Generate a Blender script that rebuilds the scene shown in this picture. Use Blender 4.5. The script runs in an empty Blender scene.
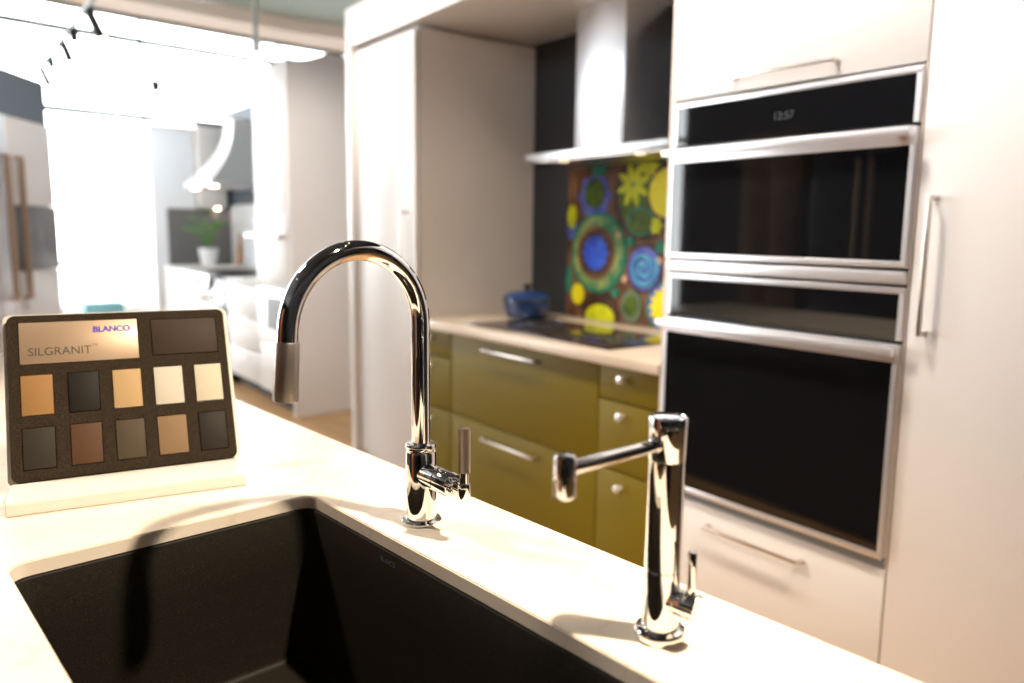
import bpy, bmesh, math, random
from mathutils import Vector, Matrix
PI = math.pi
C = bpy.context.scene.collection
sc = bpy.context.scene
random.seed(7)

# ------------------------------------------------------------------ materials
def mat(name, col, rough=0.5, metal=0.0, spec=0.5, emis=None, estr=0.0, coat=0.0,
        noise=None, bump=None):
    m = bpy.data.materials.new(name); m.use_nodes = True
    nt = m.node_tree; b = nt.nodes['Principled BSDF']
    b.inputs['Base Color'].default_value = (*col, 1)
    b.inputs['Roughness'].default_value = rough
    b.inputs['Metallic'].default_value = metal
    b.inputs['Specular IOR Level'].default_value = spec
    b.inputs['Coat Weight'].default_value = coat
    b.inputs['Coat Roughness'].default_value = 0.08
    if emis:
        b.inputs['Emission Color'].default_value = (*emis, 1)
        b.inputs['Emission Strength'].default_value = estr
    tc = nt.nodes.new('ShaderNodeTexCoord')
    if noise:   # (scale, colour2, lo, hi, detail)
        n = nt.nodes.new('ShaderNodeTexNoise'); n.inputs['Scale'].default_value = noise[0]
        n.inputs['Detail'].default_value = noise[4] if len(noise) > 4 else 4
        r = nt.nodes.new('ShaderNodeValToRGB')
        r.color_ramp.elements[0].position = noise[2]; r.color_ramp.elements[0].color = (*col, 1)
        r.color_ramp.elements[1].position = noise[3]; r.color_ramp.elements[1].color = (*noise[1], 1)
        nt.links.new(tc.outputs['Object'], n.inputs['Vector'])
        nt.links.new(n.outputs['Fac'], r.inputs['Fac'])
        nt.links.new(r.outputs['Color'], b.inputs['Base Color'])
    if bump:    # (scale, strength)
        n2 = nt.nodes.new('ShaderNodeTexNoise'); n2.inputs['Scale'].default_value = bump[0]
        bp = nt.nodes.new('ShaderNodeBump'); bp.inputs['Strength'].default_value = bump[1]
        bp.inputs['Distance'].default_value = 0.001
        nt.links.new(tc.outputs['Object'], n2.inputs['Vector'])
        nt.links.new(n2.outputs['Fac'], bp.inputs['Height'])
        nt.links.new(bp.outputs['Normal'], b.inputs['Normal'])
    return m

def brushed(name, col, rough, stretch=(1, 1, 60), amount=0.12, metal=1.0):
    m = mat(name, col, rough, metal)
    nt = m.node_tree; b = nt.nodes['Principled BSDF']
    tc = nt.nodes.new('ShaderNodeTexCoord'); mp = nt.nodes.new('ShaderNodeMapping')
    mp.inputs['Scale'].default_value = stretch
    n = nt.nodes.new('ShaderNodeTexNoise'); n.inputs['Scale'].default_value = 12
    r = nt.nodes.new('ShaderNodeMapRange')
    r.inputs['To Min'].default_value = max(0.02, rough - amount); r.inputs['To Max'].default_value = rough + amount
    nt.links.new(tc.outputs['Object'], mp.inputs['Vector']); nt.links.new(mp.outputs['Vector'], n.inputs['Vector'])
    nt.links.new(n.outputs['Fac'], r.inputs['Value']); nt.links.new(r.outputs['Result'], b.inputs['Roughness'])
    return m

def quartz(name, base, vein, cloud):
    m = mat(name, base, 0.22)
    nt = m.node_tree; b = nt.nodes['Principled BSDF']
    tc = nt.nodes.new('ShaderNodeTexCoord')
    n1 = nt.nodes.new('ShaderNodeTexNoise'); n1.inputs['Scale'].default_value = 7; n1.inputs['Detail'].default_value = 7
    r1 = nt.nodes.new('ShaderNodeValToRGB')
    r1.color_ramp.elements[0].position = .35; r1.color_ramp.elements[0].color = (*cloud, 1)
    r1.color_ramp.elements[1].position = .62; r1.color_ramp.elements[1].color = (*base, 1)
    n2 = nt.nodes.new('ShaderNodeTexNoise'); n2.inputs['Scale'].default_value = 3.2; n2.inputs['Detail'].default_value = 9
    n2.inputs['Distortion'].default_value = 1.2
    r2 = nt.nodes.new('ShaderNodeValToRGB')
    e = r2.color_ramp.elements; e[0].position = .485; e[0].color = (0, 0, 0, 1)
    e[1].position = .5; e[1].color = (1, 1, 1, 1); k = e.new(.515); k.color = (0, 0, 0, 1)
    mx = nt.nodes.new('ShaderNodeMix'); mx.data_type = 'RGBA'
    ml = nt.nodes.new('ShaderNodeMath'); ml.operation = 'MULTIPLY'; ml.inputs[1].default_value = .22
    L = nt.links
    for n in (n1, n2): L.new(tc.outputs['Object'], n.inputs['Vector'])
    L.new(n1.outputs['Fac'], r1.inputs['Fac']); L.new(n2.outputs['Fac'], r2.inputs['Fac'])
    L.new(r2.outputs['Color'], ml.inputs[0]); L.new(ml.outputs[0], mx.inputs[0])
    L.new(r1.outputs['Color'], mx.inputs[6]); mx.inputs[7].default_value = (*vein, 1)
    L.new(mx.outputs[2], b.inputs['Base Color'])
    return m

def wood_floor(name):
    m = mat(name, (.5, .3, .15), .35)
    nt = m.node_tree; b = nt.nodes['Principled BSDF']; L = nt.links
    tc = nt.nodes.new('ShaderNodeTexCoord')
    br = nt.nodes.new('ShaderNodeTexBrick')
    br.inputs['Scale'].default_value = 1; br.inputs['Brick Width'].default_value = 1.4; br.inputs['Row Height'].default_value = .16
    br.inputs['Mortar Size'].default_value = .003
    br.inputs['Color1'].default_value = (.78, .46, .20, 1); br.inputs['Color2'].default_value = (.66, .38, .16, 1)
    br.inputs['Mortar'].default_value = (.16, .09, .05, 1)
    mp = nt.nodes.new('ShaderNodeMapping'); mp.inputs['Scale'].default_value = (1.5, 22, 1)
    n = nt.nodes.new('ShaderNodeTexNoise'); n.inputs['Scale'].default_value = 2.5; n.inputs['Detail'].default_value = 6
    mx = nt.nodes.new('ShaderNodeMix'); mx.data_type = 'RGBA'; mx.blend_type = 'MULTIPLY'; mx.inputs[0].default_value = .45
    L.new(tc.outputs['Object'], br.inputs['Vector']); L.new(tc.outputs['Object'], mp.inputs['Vector'])
    L.new(mp.outputs['Vector'], n.inputs['Vector'])
    L.new(br.outputs['Color'], mx.inputs[6]); L.new(n.outputs['Fac'], mx.inputs[7]); L.new(mx.outputs[2], b.inputs['Base Color'])
    return m

def pane_mat(name):
    m = bpy.data.materials.new(name); m.use_nodes = True; nt = m.node_tree
    nt.nodes.clear(); o = nt.nodes.new('ShaderNodeOutputMaterial')
    t = nt.nodes.new('ShaderNodeBsdfTransparent'); g = nt.nodes.new('ShaderNodeBsdfGlossy')
    g.inputs['Roughness'].default_value = .01
    f = nt.nodes.new('ShaderNodeFresnel'); f.inputs['IOR'].default_value = 1.45
    mx = nt.nodes.new('ShaderNodeMixShader')
    nt.links.new(f.outputs[0], mx.inputs[0]); nt.links.new(t.outputs[0], mx.inputs[1])
    nt.links.new(g.outputs[0], mx.inputs[2]); nt.links.new(mx.outputs[0], o.inputs[0])
    return m

def acrylic_mat(name):
    m = mat(name, (.78, .74, .68), .12)
    b = m.node_tree.nodes['Principled BSDF']
    b.inputs['Subsurface Weight'].default_value = .25
    b.inputs['Subsurface Radius'].default_value = (.01, .01, .01)
    return m

M = {}
M['white'] = mat('white_lacquer', (.72, .685, .66), .32, spec=.5)
M['white_panel'] = mat('pale_melamine', (.70, .655, .63), .42)
M['far_panel'] = mat('far_panel', (.90, .87, .86), .5)
M['carcass'] = mat('carcass_edge', (.72, .63, .56), .5)
M['gap'] = mat('shadow_gap', (.03, .025, .025), .7)
M['green'] = mat('olive_lacquer', (.165, .118, .004), .5, spec=.18)
M['charcoal'] = mat('charcoal_panel', (.028, .031, .040), .45)
M['chrome'] = mat('chrome', (.88, .87, .86), .035, 1.0)
M['steelbrush'] = brushed('brushed_nickel', (.46, .40, .35), .36, (60, 60, 1))
M['steel'] = brushed('stainless', (.62, .61, .62), .28, (1, 1, 60))
M['hoodsteel'] = brushed('hood_stainless', (.72, .73, .76), .30, (60, 1, 1), .06)
M['alu'] = mat('satin_aluminium', (.80, .78, .80), .32, .75)
M['handle'] = mat('satin_handle', (.66, .60, .55), .28, 1.0)
M['knob'] = mat('pearl_knob', (.80, .76, .74), .18, .6)
M['ovenglass'] = mat('black_oven_glass', (.005, .005, .006), .03, spec=.85)
M['darkmetal'] = mat('dark_trim', (.04, .045, .05), .35, .6)
M['slate'] = mat('slate_strip', (.23, .27, .32), .4, .6)
M['screen'] = mat('clock_digits', (.02, .02, .02), .5, emis=(.75, .8, .85), estr=.06)
M['quartz'] = quartz('cream_quartz', (.86, .775, .665), (.60, .43, .27), (.82, .71, .585))
M['quartz2'] = quartz('sand_quartz', (.74, .62, .50), (.6, .5, .38), (.70, .57, .45))
M['granite'] = mat('black_granite_composite', (.011, .0085, .006), .55, spec=.15, noise=(900, (.040, .031, .022), .52, .72, 2), bump=(700, .2))
M['drain'] = M['steelbrush']
M['foam'] = mat('charcoal_foam', (.020, .014, .009), .95, spec=.15, noise=(700, (.075, .055, .034), .45, .72, 2), bump=(600, .6))
M['acrylic'] = acrylic_mat('white_acrylic')
M['card'] = brushed('gold_card', (.40, .29, .20), .42, (1, 60, 1), .08, .35)
M['inkdark'] = mat('dark_ink', (.06, .045, .035), .6)
M['inkviolet'] = mat('violet_ink', (.11, .06, .42), .6)
M['floor'] = wood_floor('oak_floor')
M['ceil'] = mat('grey_green_ceiling', (.40, .46, .43), .9)
M['soffit'] = mat('peach_soffit', (.93, .79, .70), .9)
M['wallw'] = mat('white_wall', (.78, .76, .74), .9)
M['wallg'] = mat('warm_grey_wall', (.62, .56, .50), .8)
M['walldk'] = mat('dark_wall', (.035, .033, .033), .7)
M['mullion'] = mat('window_frame', (.06, .07, .05), .5)
M['pane'] = pane_mat('window_glass')
M['blackmetal'] = mat('black_metal', (.012, .012, .014), .4)
M['slateblue'] = mat('slate_blue_panel', (.13, .155, .19), .6)
M['greyblue'] = mat('pale_grey_blue', (.84, .88, .94), .5)
M['greysplash'] = mat('grey_backsplash', (.15, .145, .15), .35)
M['bronze'] = mat('bronze_handle', (.50, .36, .25), .3, 1.0)
M['leaf'] = mat('leaf_green', (.10, .26, .05), .5)
M['pot'] = mat('white_ceramic', (.85, .86, .88), .3)
M['board'] = mat('wooden_board', (.62, .36, .20), .6)
M['board2'] = mat('orange_wood', (.50, .17, .045), .4, noise=(6, (.38, .12, .03), .4, .6, 6))
M['enamel'] = mat('blue_enamel', (.010, .045, .16), .12, coat=.6)
M['enamelrim'] = mat('blue_enamel_rim', (.25, .27, .30), .2, .9)
M['lampglow'] = mat('lamp_glow', (1, 1, 1), .5, emis=(1, .78, .52), estr=40)
M['lampdim'] = mat('hood_lamp_glow', (1, 1, 1), .5, emis=(1, .7, .42), estr=1.3)
M['tanwood'] = mat('tan_wood', (.20, .11, .05), .5, noise=(6, (.15, .08, .035), .4, .6, 6))
M['teal'] = mat('teal_box', (.25, .55, .62), .6)
M['pavement'] = mat('pavement', (.6, .6, .58), .9)
M['grey'] = mat('pendant_grey', (.45, .46, .44), .6)
M['cooktop'] = mat('cooktop_glass', (.045, .030, .020), .06, spec=.9)  # brown base imitates the tan reflection in the black glass
# ceramic glazes
def glaze(name, a, b, sc_=18): return mat(name, a, .45, spec=.12, noise=(sc_, b, .35, .65, 5))
G = dict(
    bronze=glaze('brown_glaze', (.085, .040, .020), (.20, .10, .055), 9), ring=glaze('green_ring_glaze', (.03, .17, .085), (.30, .33, .10), 14),
    rim=glaze('teal_glaze', (.015, .15, .09), (.03, .22, .14)), blue=glaze('cobalt_glaze', (.025, .055, .42), (.04, .12, .60)),
    peri=glaze('periwinkle_glaze', (.07, .08, .36), (.12, .15, .46)), olive=glaze('olive_glaze', (.035, .075, .008), (.10, .15, .012)),
    yellow=glaze('yellow_glaze', (.70, .60, .008), (.78, .70, .03)), lime=glaze('lime_glaze', (.42, .47, .008), (.58, .60, .015)),
    sky=glaze('sky_blue_glaze', (.05, .30, .42), (.09, .40, .50)), glass=glaze('bottle_glaze', (.07, .11, .06), (.15, .19, .12)),
    peach=glaze('peach_glaze', (.55, .27, .17), (.6, .35, .25)), dark=glaze('dark_brown_glaze', (.035, .018, .012), (.08, .04, .025)))

# ------------------------------------------------------------------ mesh helpers
def T(v): return Matrix.Translation(Vector(v))
def box(bm, x0, x1, y0, y1, z0, z1, bev=0.0, seg=2):
    t = bmesh.new()
    bmesh.ops.create_cube(t, size=1)
    for v in t.verts:
        v.co = Vector((x0 + (v.co.x + .5) * (x1 - x0), y0 + (v.co.y + .5) * (y1 - y0), z0 + (v.co.z + .5) * (z1 - z0)))
    if bev > 0:
        bmesh.ops.bevel(t, geom=list(t.edges), offset=bev, segments=seg, affect='EDGES', profile=.5)
    merge(bm, t)
def merge(bm, t, mtx=None):
    if mtx is not None: bmesh.ops.transform(t, matrix=mtx, verts=t.verts)
    me = bpy.data.meshes.new('tmp'); t.to_mesh(me); t.free(); bm.from_mesh(me); bpy.data.meshes.remove(me)
def frame_to(d):
    d = Vector(d).normalized(); return d.to_track_quat('Z', 'Y').to_matrix().to_4x4()
def lathe(bm, prof, p=(0, 0, 0), d=(0, 0, 1), n=48):
    """prof: list of (r, h) along d from p, closed with caps where r == 0"""
    t = bmesh.new(); rings = []
    for r, h in prof:
        if r < 1e-7: rings.append([t.verts.new((0, 0, h))])
        else: rings.append([t.verts.new((r * math.cos(2 * PI * i / n), r * math.sin(2 * PI * i / n), h)) for i in range(n)])
    for a, b in zip(rings, rings[1:]):
        for i in range(n):
            j = (i + 1) % n
            if len(a) == 1 and len(b) == 1: continue
            if len(a) == 1: t.faces.new((a[0], b[j], b[i]))
            elif len(b) == 1: t.faces.new((a[i], a[j], b[0]))
            else: t.faces.new((a[i], a[j], b[j], b[i]))
    bmesh.ops.recalc_face_normals(t, faces=t.faces)
    merge(bm, t, T(p) @ frame_to(d))
def cyl(bm, p, q, r, n=32, bev=0.0, r2=None):
    p = Vector(p); q = Vector(q); L = (q - p).length; r2 = r if r2 is None else r2
    if bev > 0:
        pr = [(0, 0), (r - bev, 0), (r - bev * .3, bev * .3), (r, bev), (r2, L - bev), (r2 - bev * .3, L - bev * .3), (r2 - bev, L), (0, L)]
    else: pr = [(0, 0), (r, 0), (r2, L), (0, L)]
    lathe(bm, pr, p, q - p, n)
def tube(bm, pts, rads, n=32, caps=True):
    t = bmesh.new(); pts = [Vector(p) for p in pts]; rings = []
    up = None
    for i, p in enumerate(pts):
        d = (pts[min(i + 1, len(pts) - 1)] - pts[max(i - 1, 0)]).normalized()
        if up is None:
            up = d.orthogonal().normalized()
        up = (up - d * up.dot(d)).normalized(); s = d.cross(up)
        r = rads[i] if isinstance(rads, (list, tuple)) else rads
        rings.append([t.verts.new(p + (up * math.cos(2 * PI * k / n) + s * math.sin(2 * PI * k / n)) * r) for k in range(n)])
    for a, b in zip(rings, rings[1:]):
        for k in range(n): t.faces.new((a[k], a[(k + 1) % n], b[(k + 1) % n], b[k]))
    if caps:
        t.faces.new(rings[0][::-1]); t.faces.new(rings[-1])
    bmesh.ops.recalc_face_normals(t, faces=t.faces)
    merge(bm, t)
def prism(bm, pts2, z0, z1, mtx=None, bev=0.0):
    """extrude a 2-D outline (x, y) from z0 to z1, then move by mtx"""
    t = bmesh.new()
    a = [t.verts.new((x, y, z0)) for x, y in pts2]; b = [t.verts.new((x, y, z1)) for x, y in pts2]
    n = len(a)
    t.faces.new(a[::-1]); t.faces.new(b)
    for i in range(n): t.faces.new((a[i], a[(i + 1) % n], b[(i + 1) % n], b[i]))
    bmesh.ops.recalc_face_normals(t, faces=t.faces)
    if bev > 0:
        ed = [e for e in t.edges if abs(e.verts[0].co.z - e.verts[1].co.z) < 1e-6 and e.verts[0].co.z > (z0 + z1) / 2]
        bmesh.ops.bevel(t, geom=ed, offset=bev, segments=2, affect='EDGES')
    merge(bm, t, mtx)
def rrect(x0, x1, y0, y1, r, n=8):
    out = []
    for cx, cy, a0 in ((x1 - r, y1 - r, 0), (x0 + r, y1 - r, 90), (x0 + r, y0 + r, 180), (x1 - r, y0 + r, 270)):
        for k in range(n + 1):
            a = math.radians(a0 + 90 * k / n); out.append((cx + r * math.cos(a), cy + r * math.sin(a)))
    return out

XW = {}   # object name -> world matrix
def smooth(me, ang=35):
    for p in me.polygons: p.use_smooth = True
    try: me.set_sharp_from_angle(angle=math.radians(ang))
    except Exception: pass
def thing(name, label, cat, loc=(0, 0, 0), rz=0.0, group=None, rot=None):
    o = bpy.data.objects.new(name, None); C.objects.link(o)
    o.location = loc; o.rotation_euler = rot if rot is not None else (0, 0, rz)
    o['label'] = label; o['category'] = cat
    if group: o['group'] = group
    o.empty_display_size = .05
    XW[o.name] = Matrix.LocRotScale(o.location, o.rotation_euler, None)
    return o
def part(name, bm, m, parent=None, label=None, world=True, frame=None):
    """one mesh object; geometry given in world (or `frame`) coordinates"""
    me = bpy.data.meshes.new(name)
    if frame is not None: bmesh.ops.transform(bm, matrix=frame, verts=bm.verts)
    pm = XW[parent.name] if parent is not None else Matrix()
    if world and parent is not None:
        bmesh.ops.transform(bm, matrix=pm.inverted(), verts=bm.verts)
    bm.to_mesh(me); bm.free(); me.materials.append(m); smooth(me)
    o = bpy.data.objects.new(name, me); C.objects.link(o)
    if parent is not None: o.parent = parent
    XW[o.name] = pm
    if label: o['label'] = label
    return o
def single(name, bm, m, label, cat, group=None, frame=None, origin=None):
    if frame is not None: bmesh.ops.transform(bm, matrix=frame, verts=bm.verts)
    if origin is not None:
        bmesh.ops.translate(bm, vec=-Vector(origin), verts=bm.verts)
    o = part(name, bm, m)
    if origin is not None: o.location = origin; XW[o.name] = T(origin)
    o['label'] = label; o['category'] = cat
    if group: o['group'] = group
    return o
def struct(name, bm, m):
    o = part(name, bm, m); o['kind'] = 'structure'; return o
def B(*a, bev=0.0):
    bm = bmesh.new(); box(bm, *a, bev=bev); return bm
def bold_text(s, size, depth, mtx, sx, w=.0008):
    bm = bmesh.new()
    for k, (dx, dy) in enumerate(((0, 0), (w, 0), (-w, 0), (0, w * .6), (0, -w * .6))):
        merge(bm, text_mesh(s, size, depth, mtx @ T((dx, dy, k * .00001)), sx=sx))
    return bm
def text_mesh(s, size, depth, mtx, offset=0.0, sx=1.0, spacing=1.0):
    cu = bpy.data.curves.new('t', 'FONT'); cu.body = s; cu.size = size; cu.extrude = depth; cu.offset = offset
    cu.space_character = spacing
    cu.align_x = 'CENTER'; cu.align_y = 'CENTER'
    o = bpy.data.objects.new('t', cu); C.objects.link(o)
    dg = bpy.context.evaluated_depsgraph_get()
    me = bpy.data.meshes.new_from_object(o.evaluated_get(dg))
    bm = bmesh.new(); bm.from_mesh(me)
    bpy.data.objects.remove(o); bpy.data.curves.remove(cu); bpy.data.meshes.remove(me)
    bmesh.ops.transform(bm, matrix=mtx @ Matrix.Diagonal((sx, 1, 1, 1)), verts=bm.verts)
    return bm
def copy_thing(r, loc, label, rz=None):
    c = r.copy(); C.objects.link(c); c.location = loc; c['label'] = label
    if rz is not None: c.rotation_euler = (0, 0, rz)
    for ch in list(r.children):
        d = ch.copy(); C.objects.link(d); d.parent = c
        for g in ch.children:
            e = g.copy(); C.objects.link(e); e.parent = d
    return c

ISL = Matrix.Rotation(math.radians(4.96), 4, 'Z')      # island is turned five degrees from the cabinet wall
def iw(v): return ISL @ Vector(v)

# ------------------------------------------------------------------ the setting
FY = 1.925       # front plane of the cabinet wall
CT = .91         # counter height
CEIL = 4.05
bm = bmesh.new()
win_pts = [(3.2, -5.6), (0.55, -5.6), (-2.1, -5.6), (-4.75, -5.6), (-7.4, -5.6), (-9.0, -3.4), (-10.0, -1.2), (-10.45, .75), (-10.68, 2.3), (-10.85, 4.1), (-10.95, 6.2), (-10.8, 8.6)]
room = win_pts + [(3.2, 8.6)]
prism(bm, room, -.06, 0); struct('floor', bm, M['floor'])
bm = bmesh.new(); prism(bm, room, CEIL, CEIL + .1); struct('ceiling', bm, M['ceil'])
struct('dark_ceiling_sheet', B(-5.6, 3.2, -5.5, 8.5, CEIL - .03, CEIL - .001), M['walldk'])  # unseen dark sheet added below the ceiling to darken chrome reflections and fill
# soffit band that follows the glass
inner = [(-8.9, -1.2), (-9.8, .75), (-10.05, 2.3), (-10.12, 3.2), (-10.2, 4.1), (-10.1, 5.0), (-9.7, 6.2), (-8.9, 8.6)]
bm = bmesh.new(); prism(bm, [(-10.0, -1.2)] + win_pts[7:] + inner[::-1], 3.88, 4.05); struct('trim_1', bm, M['soffit'])
bm = B(-30, -11.2, -22, 26, -.2, -.1); struct('ground', bm, M['pavement'])
struct('wall_east', B(3.2, 3.3, -5.6, 8.6, 0, CEIL), M['walldk'])
struct('wall_north', B(-10.8, 3.2, 8.6, 8.7, 0, CEIL), M['wallw'])
struct('wall_for_reflections', B(-5.9, 3.2, -3.1, -3.0, 0, 2.8), M['walldk'])  # invented wall out of view: dark reflections, less daylight on the lower fronts
struct('wall_niche', B(-4.05, 1.2, 2.655, 2.75, 0, 2.5), M['charcoal'])
# windows: each bay of the curtain wall
for i in range(len(win_pts) - 1):
    a = Vector((*win_pts[i], 0)); b = Vector((*win_pts[i + 1], 0)); d = (b - a); L = d.length; d.normalize()
    w = bpy.data.objects.new('window_%d' % (i + 1), None); C.objects.link(w); w['kind'] = 'structure'
    w.location = a; w.rotation_euler = (0, 0, math.atan2(d.y, d.x)); XW[w.name] = Matrix.LocRotScale(w.location, w.rotation_euler, None)
    f = bmesh.new()
    for z, h in ((.90, .05), (2.68, .066), (3.59, .066), (3.855, .04)): box(f, 0, L, -.04, .04, z - h / 2, z + h / 2)
    box(f, 0, .008, -.03, .03, 0, 3.87); box(f, L - .008, L, -.03, .03, 0, 3.87)
    part('window_frame', f, M['mullion'], w, world=False)
    part('pane', B(.008, L - .008, -.006, .006, .92, 3.84), M['pane'], w, world=False)
    part('head_panel', B(0, L, -.05, .05, 3.877, CEIL), M['soffit'], w, world=False)
    part('lower_pane', B(.008, L - .008, -.006, .006, .02, .875), M['pane'], w, world=False)

# ------------------------------------------------------------------ cabinet wall
def bar_handle(parent, x0, x1, z, y, m='handle', vertical=False, z1=None, name='handle'):
    """flat bar on two square posts, standing off a face at plane y"""
    bm = bmesh.new()
    if vertical:
        box(bm, x0 - .005, x0 + .005, y - .038, y - .028, z, z1, bev=.0015)
        for zz in (z + .006, z1 - .006): box(bm, x0 - .005, x0 + .005, y - .03, y, zz - .006, zz + .006, bev=.001)
    else:
        box(bm, x0, x1, y - .038, y - .028, z - .005, z + .005, bev=.0015)
        for xx in (x0 + .006, x1 - .006): box(bm, xx - .006, xx + .006, y - .03, y, z - .005, z + .005, bev=.001)
    return part(name, bm, M[m], parent)
def knob(parent, x, z, y):
    bm = bmesh.new()
    lathe(bm, [(0, 0), (.008, 0), (.0065, .004), (.006, .014), (.010, .019), (.0145, .022), (.0155, .026), (.0135, .030), (.006, .032), (0, .032)], (x, y, z), (0, -1, 0), 32)
    return part('knob', bm, M['knob'], parent)
def front(parent, x0, x1, z0, z1, m, name='door', y=FY, th=.02):
    return part(name, B(x0 + .0015, x1 - .0015, y, y + th, z0 + .0015, z1 - .0015, bev=.0012), m, parent)

# white surround: stile at the left end and the header
t = thing('cabinet_surround', 'white flat surround of stile and header framing the whole cabinet wall', 'cabinet frame', (-4.09, 1.905, 0))
part('stile', B(-4.050, -3.995, 1.905, 2.655, 0, 2.51, bev=.001), M['white'], t)
part('header', B(-3.995, 1.0, 1.905, 2.655, 2.312, 2.51, bev=.001), M['white'], t)
part('inner_stile', B(-3.995, -3.955, 1.94, 2.655, 0, 2.312), M['carcass'], t)

# tall pantry cabinet
t = thing('tall_cabinet', 'tall white pantry cabinet with one door left of the olive drawers', 'cabinet', (-3.65, 2.2, 0))
part('carcass', B(-3.955, -3.335, FY + .025, 2.655, .0, 2.296), M['white_panel'], t)
f_ = front(t, -3.955, -3.337, .10, 2.285, M['white'])
bar_handle(f_, -3.425, 0, 1.11, FY, vertical=True, z1=1.435)

# olive base units
def base_unit(x0, x1, zs, label, wide):
    t = thing('base_cabinet', label, 'cabinet', ((x0 + x1) / 2, 2.2, 0), group='olive base cabinets')
    part('carcass', B(x0 + .001, x1 - .001, FY + .043, 2.64, .10, .866), M['gap'], t)
    part('toe_kick', B(x0, x1, FY + .09, FY + .105, 0, .10), M['green'], t)
    for z0, z1, zh in zs:
        d = front(t, x0 + .001, x1 - .001, z0, z1, M['green'], 'drawer', FY + .02)
        if wide: bar_handle(d, -2.755, -2.383, zh, FY + .02)
        else: knob(d, (x0 + x1) / 2 - .025, zh, FY + .02)
    return t
base_unit(-3.334, -3.046, [(.741, .866, .826), (.484, .738, .691), (.10, .481, .427)], 'narrow olive drawer cabinet next to the tall white pantry, half hidden by the gooseneck faucet', False)
base_unit(-3.044, -2.040, [(.484, .866, .824), (.10, .481, .424)], 'wide olive cabinet with two deep drawers and long bar handles under the cooktop', True)
base_unit(-2.038, -1.730, [(.741, .866, .826), (.484, .738, .691), (.10, .481, .427)], 'narrow olive drawer cabinet with round knobs beside the wall ovens', False)

bm = B(-3.334, -1.729, 1.912, 2.654, .872, .910, bev=.002)
single('countertop', bm, M['quartz2'], 'sand coloured stone worktop on the olive cabinets', 'countertop', origin=(-2.5, 2.3, .872))

t = thing('cooktop', 'black glass cooktop flush in the stone worktop under the hood', 'cooktop', (-2.505, 2.19, CT))
part('glass', B(-2.985, -2.030, 1.985, 2.43, CT + .0003, CT + .0055, bev=.0015), M['cooktop'], t)
for i, (cx, cy, r) in enumerate(((-2.80, 2.31, .09), (-2.80, 2.10, .07), (-2.50, 2.20, .11), (-2.22, 2.31, .07), (-2.22, 2.10, .09))):
    bm = bmesh.new(); lathe(bm, [(r - .0015, .0), (r, .0), (r, .0003), (r - .0015, .0003), (r - .0015, 0)], (cx, cy, CT + .0056), (0, 0, 1), 48)
    part('heating_zone', bm, M['slate'], t)

# hood
t = thing('range_hood', 'stainless steel chimney hood with thin flat canopy above the cooktop', 'range hood', (-2.49, 2.4, 1.66))
bm = bmesh.new()
box(bm, -2.925, -2.045, 2.275, 2.65, 1.662, 1.696, bev=.0015)
part('canopy', bm, M['hoodsteel'], t)
part('chimney', B(-2.680, -2.378, 2.365, 2.65, 1.697, 2.310, bev=.0015), M['hoodsteel'], t)
part('filter', B(-2.87, -2.10, 2.31, 2.62, 1.657, 1.661), M['handle'], t)
for x in (-2.72, -2.25):
    bm = bmesh.new(); cyl(bm, (x, 2.34, 1.657), (x, 2.34, 1.653), .022)
    part('hood_light', bm, M['lampdim'], t)

# ceramic wall panel
t = thing('mosaic_backsplash', 'ceramic relief panel of colourful rings, suns and spirals behind the cooktop', 'backsplash', (-2.38, 2.65, .91))
part('backing', B(-3.03, -1.735, 2.640, 2.654, .9115, 1.655), G['bronze'], t)
MY = 2.6399
def shape(name, cx, cz, pts, th, m, y=MY, hole=None):
    bm = bmesh.new()
    mt = T((cx, y, cz)) @ Matrix.Rotation(PI / 2, 4, 'X')
    prism(bm, pts, 0, th, mt, bev=min(.0018, th * .3))
    # trim to the panel
    for co, no in (((0, 0, .912), (0, 0, -1)), ((0, 0, 1.654), (0, 0, 1)), ((-3.029, 0, 0), (-1, 0, 0)), ((-1.736, 0, 0), (1, 0, 0))):
        r = bmesh.ops.bisect_plane(bm, geom=bm.verts[:] + bm.edges[:] + bm.faces[:], plane_co=co, plane_no=no, clear_outer=True)
        ed = [e for e in bm.edges if e.is_boundary]
        if ed: bmesh.ops.holes_fill(bm, edges=ed, sides=0)
    if len(bm.faces) == 0: bm.free(); return
    part(name, bm, m, t)
def circ(r, n=48, e=1.0): return [(r * e * math.cos(2 * PI * k / n), r * math.sin(2 * PI * k / n)) for k in range(n)]
def gear(r, d, k, n=12): return [((r + d * math.cos(k * 2 * PI * i / (k * n))) * math.cos(2 * PI * i / (k * n)), (r + d * math.cos(k * 2 * PI * i / (k * n))) * math.sin(2 * PI * i / (k * n))) for i in range(k * n)]
def star(r, r2, k, a0=.3): return [((r if i % 2 == 0 else r2) * math.cos(a0 + PI * i / k), (r if i % 2 == 0 else r2) * math.sin(a0 + PI * i / k)) for i in range(2 * k)]
def wedge_star(r, r2, k, a0=.3):
    out = []
    for i in range(k):
        a = a0 + 2 * PI * i / k
        for da, rr in ((-PI / k, r2), (-PI / k * .45, r * .78), (-.05, r), (.05, r), (PI / k * .45, r * .78)):
            out.append((rr * math.cos(a + da), rr * math.sin(a + da)))
    return out
S = shape
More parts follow.
